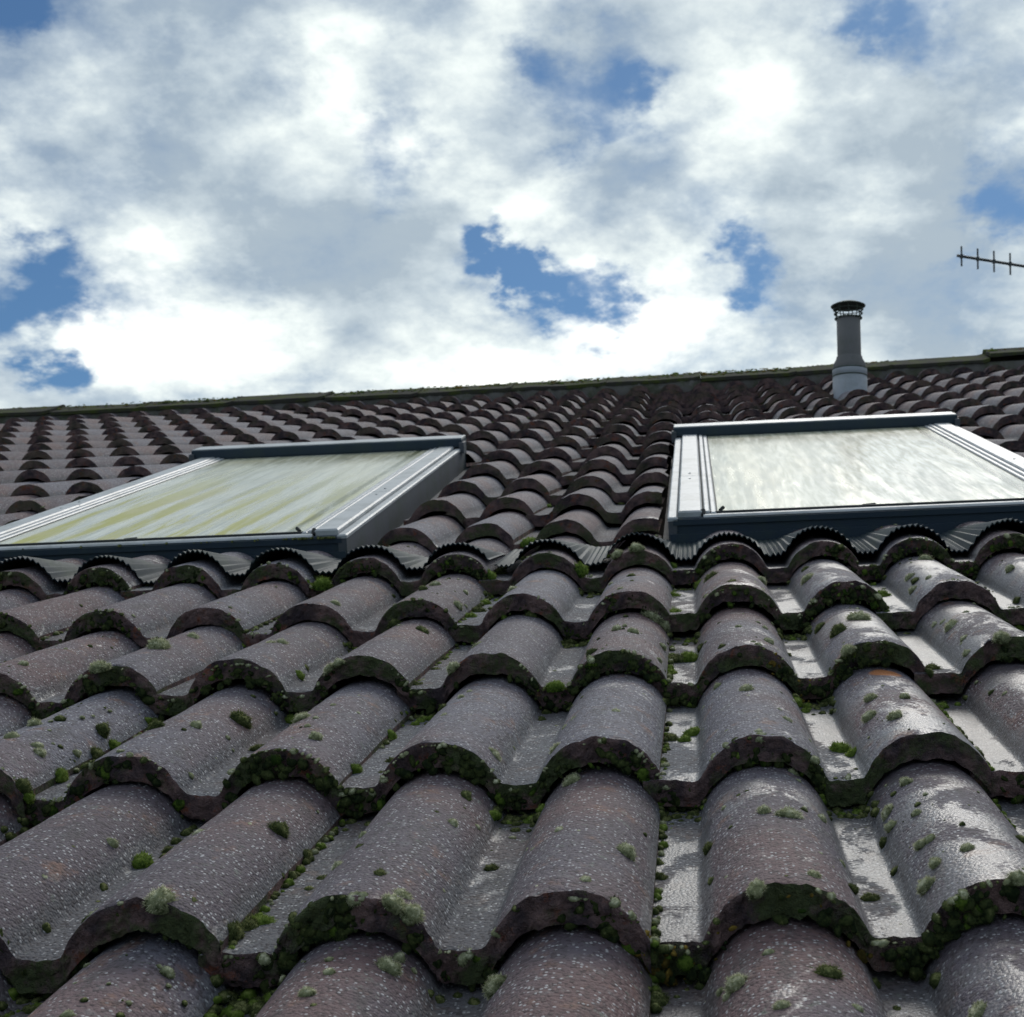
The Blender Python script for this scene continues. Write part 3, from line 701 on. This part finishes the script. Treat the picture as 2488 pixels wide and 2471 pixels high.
for (j, k), t in near.items():
    ox, oy = 0.15+0.30*j, k*G
    if k > 7: continue
    dens = 1.5 if k < 1 else (1.15 if k < 3 else (0.9 if k < 5 else 0.35))
    tw = rnd.uniform(0.3, 1.0)
    incut = lambda X, Y: any(a < X < b and c < Y < d for a, b, c, d in CUTS)
    # tail edge: tufts clinging to the upper arris and hanging on the face
    for q in range(int(300*dens)):
        x = rnd.uniform(-0.02, 0.28); X = x+ox
        g = nz1(X*14, oy*3.1, 2.2, 21)
        if g < rnd.uniform(-0.35, 0.75)-0.25*tw: continue
        drop = rnd.random()**0.7*0.026 if rnd.random() < 0.80 else 0.0
        r = (0.0012+0.0034*rnd.random()**2)*(1.2 if drop else 0.8)
        zz = prof(np.array([X]))[0]-drop+float(twist(np.array(X), oy))
        mi = (2 if rnd.random() < 0.6 else 0) if drop < 0.004 else (0 if rnd.random() < 0.90 else 1)
        if nz1(X*7, oy*4, 5.5, 31) > 0.45 and rnd.random() < 0.45: mi = 3; r *= 0.7
        nr = (0, -1, 0.3) if drop > 0.004 else (0, -0.6, 1)
        if incut(X, oy+0.01): continue
        put(pool, LIB_M[rnd.integers(9)], np.array([X, oy-0.001, zz]), frame_of(nr, rnd.uniform(0, 6))*r, mi, (rnd.uniform(0.8, 1.6), rnd.uniform(0.7, 1.1), rnd.uniform(0.30, 0.75)), 1.0 if drop < 0.004 else rnd.uniform(0.15, 0.75))  # face tufts get less of the painted top light
    # side joint of each tile
    for q in range(int(45*dens)):
        y = rnd.uniform(0, G); Y = y+oy; X = ox+0.2825
        if nz1(X*3, Y*11, 7.7, 22) < 0.05+rnd.uniform(-0.2, 0.2): continue
        r = rnd.uniform(0.0014, 0.0045)
        if incut(X, Y): continue
        put(pool, LIB_M[rnd.integers(9)], np.array([X+rnd.uniform(-.001, .003), Y, 0.002-FALL*y/G+float(twist(np.array(X), Y))]), frame_of((0.3, 0, 1), rnd.uniform(0, 6))*r, rnd.choice([0, 0, 1, 2]))
    # debris and moss at the head of the pans, and along their sides
    for kx in (0.0, 0.15):
        a = nz1((ox+kx)*5, oy*5, 1.1, 23)
        for q in range(int(24*dens)):
            if a < 0.0 and q > 3: continue
            y = G-abs(rnd.normal(0, 0.022)); X = ox+kx+rnd.uniform(-0.024, 0.024); r = rnd.uniform(0.002, 0.0065)
            if incut(X, oy+y): continue
            put(pool, LIB_M[rnd.integers(9)], np.array([X, oy+y, surf(X, oy+y-1e-4)-0.001]), frame_of((0, -0.3, 1), rnd.uniform(0, 6))*r, rnd.choice([0, 0, 0, 1]))
    # pin-head tufts scattered over the rolls
    for q in range(int(60*dens)):
        x = rnd.uniform(0, 0.28); y = rnd.uniform(0.01, 0.33); X = ox+x; Y = oy+y
        if nz1(X*8, Y*8, 3.3, 24) < rnd.uniform(-0.5, 0.5): continue
        r = 0.0009+0.0032*rnd.random()**2.5
        if incut(X, Y): continue
        put(pool, LIB_S[rnd.integers(6)], np.array([X, Y, surf(X, Y)]), frame_of(surf_n(X, Y), 0)*r, rnd.choice([0, 2, 2, 0]))
# ridge moss
for q in range(2600):
    X = rnd.uniform(-4.2, 3.3)
    if nz1(X*2.5, 0, 0, 25) < rnd.uniform(-1.2, 0.4): continue
    dz = 0.030 if X > STEP_X else 0
    y = APY-rnd.uniform(-0.02, 0.10); z = 0.066+dz+float(twist(np.array(X), APY))+(y-(APY-0.1))*0.09
    r = rnd.uniform(0.003, 0.0065) if rnd.random() < 0.985 else rnd.uniform(0.010, 0.016)
    put(pool, LIB_S[rnd.integers(6)], np.array([X, y, z]), frame_of((0, -0.1, 1), 0)*r, rnd.choice([0, 1, 1, 3]), (1.3, 1, 0.9))
# moss along the upper courses, sparse
for q in range(700):
    X = rnd.uniform(-3.2, 2.6); k = int(rnd.integers(6, 17)); X = round(X/0.15)*0.15+rnd.normal(0, 0.012)
    if nz1(X*1.3, k*0.5, 0, 26) < rnd.uniform(-0.2, 0.6): continue
    Y = (k+1)*G-abs(rnd.normal(0, 0.03))
    if any(a-.01 < X < b+.01 and c < Y < d+.02 for a, b, c, d in CUTS): continue
    put(pool, LIB_S[rnd.integers(6)], np.array([X, Y, surf(X, Y-1e-4)]), frame_of((0, 0, 1), 0)*rnd.uniform(0.004, 0.011), rnd.choice([0, 0, 1]))
# moss in the corners of the skylight frames
for (wx, wy), ww_ in zip(WIN, WID):
    for q in range(90):
        X = wx+rnd.choice([rnd.uniform(0, 0.10), rnd.uniform(ww_-0.10, ww_-0.02), rnd.uniform(0, ww_-0.02)]); Y = wy+rnd.uniform(-0.006, 0.004)
        put(pool, LIB_S[rnd.integers(6)], np.array([X, Y+0.01, 0.040]), frame_of((0, -1, 0.5), 0)*rnd.uniform(0.0012, 0.003), 0)
tag(pool.build('moss', MM, ROOF), kind='stuff')

# ------------------------------------------------------------------ skylights
def skylight(x0, y0, label, seed, green):
    t = empty('skylight', on_roof((x0, y0, 0.002 if x0 > 0 else -0.001)), (RX @ Matrix.Rotation(0.0 if x0 > 0 else 0.020, 4, 'Z') @ Matrix.Rotation(-0.0045 if x0 > 0 else -0.002, 4, 'Y')).to_euler())
    tag(t, label, 'skylight', 'skylights set in the roof')
    w_, L = WID[0 if x0 < 0 else 1], WL
    HY = L-0.105                                       # lower edge of the top hood
    # frame upstand: front and back panel, two sides
    mb = MB()
    mb.box(0.004, w_-0.004, 0.004, 0.03, -0.06, 0.040)
    mb.box(0.010, w_-0.010, 0.0, 0.004, 0.028, 0.0385)
    mb.box(0.004, w_-0.004, -0.004, 0.004, -0.02, 0.012)
    mb.build('front_panel', [CLAD_SHADE], t)
    for s in (0, 1):
        mb = MB(); a, b = (0.0, 0.018) if not s else (w_-0.018, w_)
        mb.box(a, b, 0.0, L, 0.036, 0.0435, bev=0.0025); mb.build('side_flashing', [CLAD], t)
        mb = MB(); mb.box(a+0.001, b-0.001, 0.001, L, -0.07, 0.0358)
        q0, q1 = (-0.014, 0.0) if not s else (w_, w_+0.014)
        mb.box(q0, q1, 0.02, L, -0.07, -0.024)          # flashing gutter
        mb.build('side_wall', [SIDE], t)
        # wide aluminium cover
        a, b = (0.0195, 0.064) if not s else (w_-0.064, w_-0.0195)
        mb = MB(); mb.box(a, b, 0.020, 0.55, 0.030, 0.0515, bev=0.003); mb.box(a+0.0005, b-0.0005, 0.552, L-0.03, 0.030, 0.0510, bev=0.003)
        for yb in (0.50, 0.60): mb.tube(((a+b)/2, yb, 0.0505), ((a+b)/2, yb, 0.0528), 0.0028, n=10)
        mb.build('frame_cover', [CLAD], t)
        a, b = (0.0675, 0.078) if not s else (w_-0.078, w_-0.0675)
        mb = MB(); mb.box(a, b, 0.028, L-0.03, 0.030, 0.0490, bev=0.002)
        a, b = (0.0795, 0.090) if not s else (w_-0.090, w_-0.0795)
        mb.box(a, b, 0.028, L-0.03, 0.030, 0.0465, bev=0.002)
        mb.build('sash_cover', [CLAD], t)
        mb = MB(); a = 0.064 if not s else w_-0.0675
        mb.box(a, a+0.0035, 0.022, L-0.03, 0.030, 0.0400)
        a = 0.078 if not s else w_-0.0795
        mb.box(a, a+0.0015, 0.028, L-0.03, 0.030, 0.0400)
        a = 0.090 if not s else w_-0.093
        mb.box(a, a+0.003, 0.045, L-0.03, 0.030, 0.0432)
        # corner plug of the gasket
        a = 0.066 if not s else w_-0.066
        mb.tube((a, 0.018, 0.042), (a, 0.030, 0.050), 0.0045, n=10)
        mb.build('gasket', [RUBBER], t)
    # bottom sash rail: rounded light profile with a black gasket above it
    th = np.linspace(0, math.pi*0.75, 9); xs = np.linspace(0.066, w_-0.066, 40)
    P3 = np.zeros((len(xs), len(th), 3)); P3[..., 0] = xs[:, None]
    P3[..., 1] = 0.014-np.cos(th)*0.011+0.002; P3[..., 2] = 0.034+np.sin(th)*0.0105
    mb = MB(); mb.grid(P3, 0, True, flip=True); mb.box(0.066, w_-0.066, 0.014, 0.036, 0.030, 0.0425, bev=0.001)
    mb.build('bottom_rail', [CLAD], t)
    mb = MB(); mb.box(0.066, w_-0.066, 0.036, 0.043, 0.030, 0.0462, bev=0.0012)
    mb.tube((0.097, 0.045, 0.046), (0.104, 0.052, 0.051), 0.0035, n=8)
    mb.tube((w_-0.097, 0.045, 0.046), (w_-0.104, 0.052, 0.051), 0.0035, n=8)
    mb.tube((w_*0.45, 0.044, 0.044), (w_*0.48, 0.047, 0.045), 0.003, n=8)
    mb.build('gasket', [RUBBER], t)
    gl = MB(); gl.box(0.088, w_-0.088, 0.040, HY+0.04, 0.0340, 0.0430)
    gl.build('glass_pane', [m_glass('algae_glass', seed, green, w_)], t)
    # top hood
    mb = MB()
    mb.box(-0.004, w_+0.004, HY, L-0.012, 0.0480, 0.0715, bev=0.0025)
    mb.box(0.066, w_-0.066, HY+0.002, HY+0.012, 0.0425, 0.0480)
    mb.box(0.022, w_-0.022, HY+0.006, L-0.012, 0.038, 0.0530)
    mb.box(0.0, w_, L-0.012, L+0.01, 0.0, 0.060)
    mb.build('hood', [CLAD_SHADE], t)
    mb = MB(); mb.box(-0.003, w_+0.003, HY+0.004, L-0.012, 0.0718, 0.0745, bev=0.001)
    mb.build('hood_cap', [CLAD], t)
    for s in (0, 1):                                     # hinge brackets beside the hood
        mb = MB(); a = -0.010 if not s else w_-0.004
        mb.box(a, a+0.014, HY-0.008, HY+0.045, 0.030, 0.062, bev=0.002)
        mb.build('bracket', [SIDE], t)
    return t
skylight(*WIN[0], 'left skylight, with yellow green algae streaks running down its glass', 3.0, 1.0)
skylight(*WIN[1], 'right skylight, below the flue pipe, with paler and evenly grimy glass', 8.0, 0.25)

# pleated aprons dressed over the tiles below each skylight
def apron(xa, xb, y0, y1, label, seed):
    t = empty('flashing_apron', on_roof((xa, y0, 0)), (PITCH, 0, 0))
    tag(t, label, 'flashing', 'pleated aprons below the skylights')
    n = int((xb-xa)/0.0008); xs = np.linspace(xa, xb, n); ys = np.linspace(y0, y1, 14)
    X, Y = np.meshgrid(xs, ys)
    ph = xs*2*math.pi/0.0085 + 1.6*vnoise(np.stack([xs*30, xs*0, xs*0+seed], 1), 1)
    saw = np.abs(((ph/(2*math.pi)) % 1)*2-1)
    s = (Y-y0)/(y1-y0)
    base = (prof(X-0.006)+prof(X-0.003)+prof(X)+prof(X+0.003)+prof(X+0.006))/5
    lip = 0.0125+0.005*vnoise(np.stack([xs*11, xs*0+3, xs*0+seed], 1), 2)
    Z = base*(1-0.75*s) + lip[None, :]*(1-0.7*s) - 0.009*s + twist(X, Y)
    Z = Z + ((0.0036+0.0014*vnoise(np.stack([xs*60, xs*0, xs*0+seed], 1), 6))[None, :]*(1-s)**0.7+0.0010)*saw[None, :]
    yo = 0.004*vnoise(np.stack([xs*9, xs*0+7, xs*0], 1), 3)[None, :]*(1-s)
    P3 = np.stack([X-xa, Y-y0+yo, Z], 2)
    lower = P3[:1].copy(); lower[..., 2] -= 0.0022
    mb = MB(); mb.grid(P3, 0, False, flip=False)
    mb.grid(np.concatenate([lower, P3[:1]], 0), 0, False)
    mb.build('pleated_skirt', [APRON], t)
    mb = MB(); mb.box(0.05, xb-xa-0.05, y1-y0-0.006, y1-y0+0.012, 0.0, 0.020)
    return t
apron(-1.16, 0.128, 1.412, 1.628, 'pleated grey metal apron below the left skylight', 1)
apron(0.134, 1.62, 1.418, 1.688, 'pleated grey metal apron below the right skylight', 5)

# ------------------------------------------------------------------ flue
def flue():
    base = np.array([1.1307, 5.145, -0.012])
    up = Vector((0.03, math.sin(PITCH), math.cos(PITCH))).normalized()
    q = up.to_track_quat('Z', 'Y')
    t = bpy.data.objects.new('flue_pipe', None); COL.objects.link(t); t.empty_display_size = 0.1
    t.matrix_world = RX @ Matrix.Translation(Vector(base)) @ q.to_matrix().to_4x4() @ Matrix.Diagonal((1, 1, 0.933, 1))
    tag(t, 'grey plastic flue pipe with a dark cage cap, standing near the ridge', 'flue')
    mb = MB(); mb.lathe([(0.0715, -0.06), (0.0715, 0.108), (0.0690, 0.112), (0.0690, 0.114), (0.0720, 0.118), (0.0720, 0.140), (0.0690, 0.146)], 44)
    mb.build('base_sleeve', [PVC_L], t)
    mb = MB()
    for z_ in (0.109, 0.142): mb.lathe([(0.0695, z_-0.0035), (0.0732, z_-0.0025), (0.0732, z_+0.0025), (0.0695, z_+0.0035)], 44)
    mb.build('seal_ring', [CAGE], t)
    mb = MB(); mb.lathe([(0.0660, 0.140), (0.0670, 0.150), (0.0670, 0.166), (0.0540, 0.192), (0.0540, 0.199), (0.0505, 0.201)], 44)
    mb.build('reducer_collar', [PVC], t)
    mb = MB(); mb.lathe([(0.0495, 0.190), (0.0495, 0.376), (0.0475, 0.378), (0.0455, 0.376), (0.0455, 0.30)], 44)
    mb.build('pipe', [PVC], t)
    cap = MB()
    for r, z, th_ in ((0.0530, 0.376, 0.0050), (0.0560, 0.399, 0.0028), (0.0590, 0.418, 0.0026)):
        n = 24
        ang = np.linspace(0, 2*np.pi, n*2+1)
        rr = np.where(np.arange(n*2+1) % 2 == 0, r+0.0055, r)
        P3 = np.array([[(a*math.cos(g), a*math.sin(g), z+dz) for a, g in zip(rr*f_, ang)] for f_, dz in ((0.93, 0), (1, 0), (1, th_), (0.93, th_), (0.93, 0))])
        cap.grid(P3, 0, False)
    for g in np.linspace(0.2, 2*np.pi+0.2, 9, endpoint=False):
        c, s = math.cos(g), math.sin(g)
        cap.tube((0.050*c, 0.050*s, 0.374), (0.058*c, 0.058*s, 0.436), 0.0024, n=6)
    cap.build('cage', [CAGE], t)
    mb = MB(); mb.lathe([(0.0560, 0.434), (0.0725, 0.4340), (0.0730, 0.4365), (0.0600, 0.4440), (0.0380, 0.4530), (0.0150, 0.4575), (0.0002, 0.4580)], 36)
    mb.lathe([(0.0002, 0.436), (0.0560, 0.434)], 36)
    mb.build('cap', [CAGE], t)
    return t
flue()
# ------------------------------------------------------------------ aerial
def aerial():
    a0 = Vector((2.35229, 8.71838, 3.33830)); a1 = Vector((2.79190, 8.75714, 3.25527))
    d = (a1-a0).normalized()
    t = empty('tv_aerial', a0 + d*1.15 - Vector((0, 0, 2.6)))
    tag(t, 'television aerial boom with short upright elements against the sky', 'aerial')
    o = t.location
    def L(p): return tuple(Vector(p)-o)
    mb = MB(); mb.tube(L(a0-d*0.02), L(a0+d*1.35), 0.0100, n=10); mb.build('boom', [ALU], t)
    up = Vector((0.05, -0.02, 1)).normalized()
    for i in range(11):
        p = a0+d*(0.012+i*0.1135); h = 0.071+0.002*i
        mb = MB(); mb.tube(L(p-up*h), L(p+up*h), 0.0062, n=8); mb.box(*[c for k in range(3) for c in (L(p)[k]-0.011, L(p)[k]+0.011)])
        mb.build('element', [ALU], t)
    m_ = a0+d*1.15
    mb = MB(); mb.tube((0, 0, -1.6), (0, 0, 2.75), 0.016, n=12); mb.build('mast', [ALU], t)
aerial()

# ------------------------------------------------------------------ ground far below
def ground():
    m, n = mat('ground_grass')
    p = n.n('ShaderNodeTexCoord').outputs['Object']
    base = n.mix(n.noise(p, 0.4, 6.0, 0.6), (0.035, 0.055, 0.02), (0.07, 0.09, 0.035))
    finish(n, n.n('ShaderNodeBsdfPrincipled', i={'Base Color': base, 'Roughness': 0.95}))
    mb = MB(); mb.add([(-1500, -1500, -6), (1500, -1500, -6), (1500, 1500, -6), (-1500, 1500, -6)], [(0, 1, 2, 3)], 0, False)
    tag(mb.build('ground', [m]), 'grassy ground below the house', kind='structure')
ground()
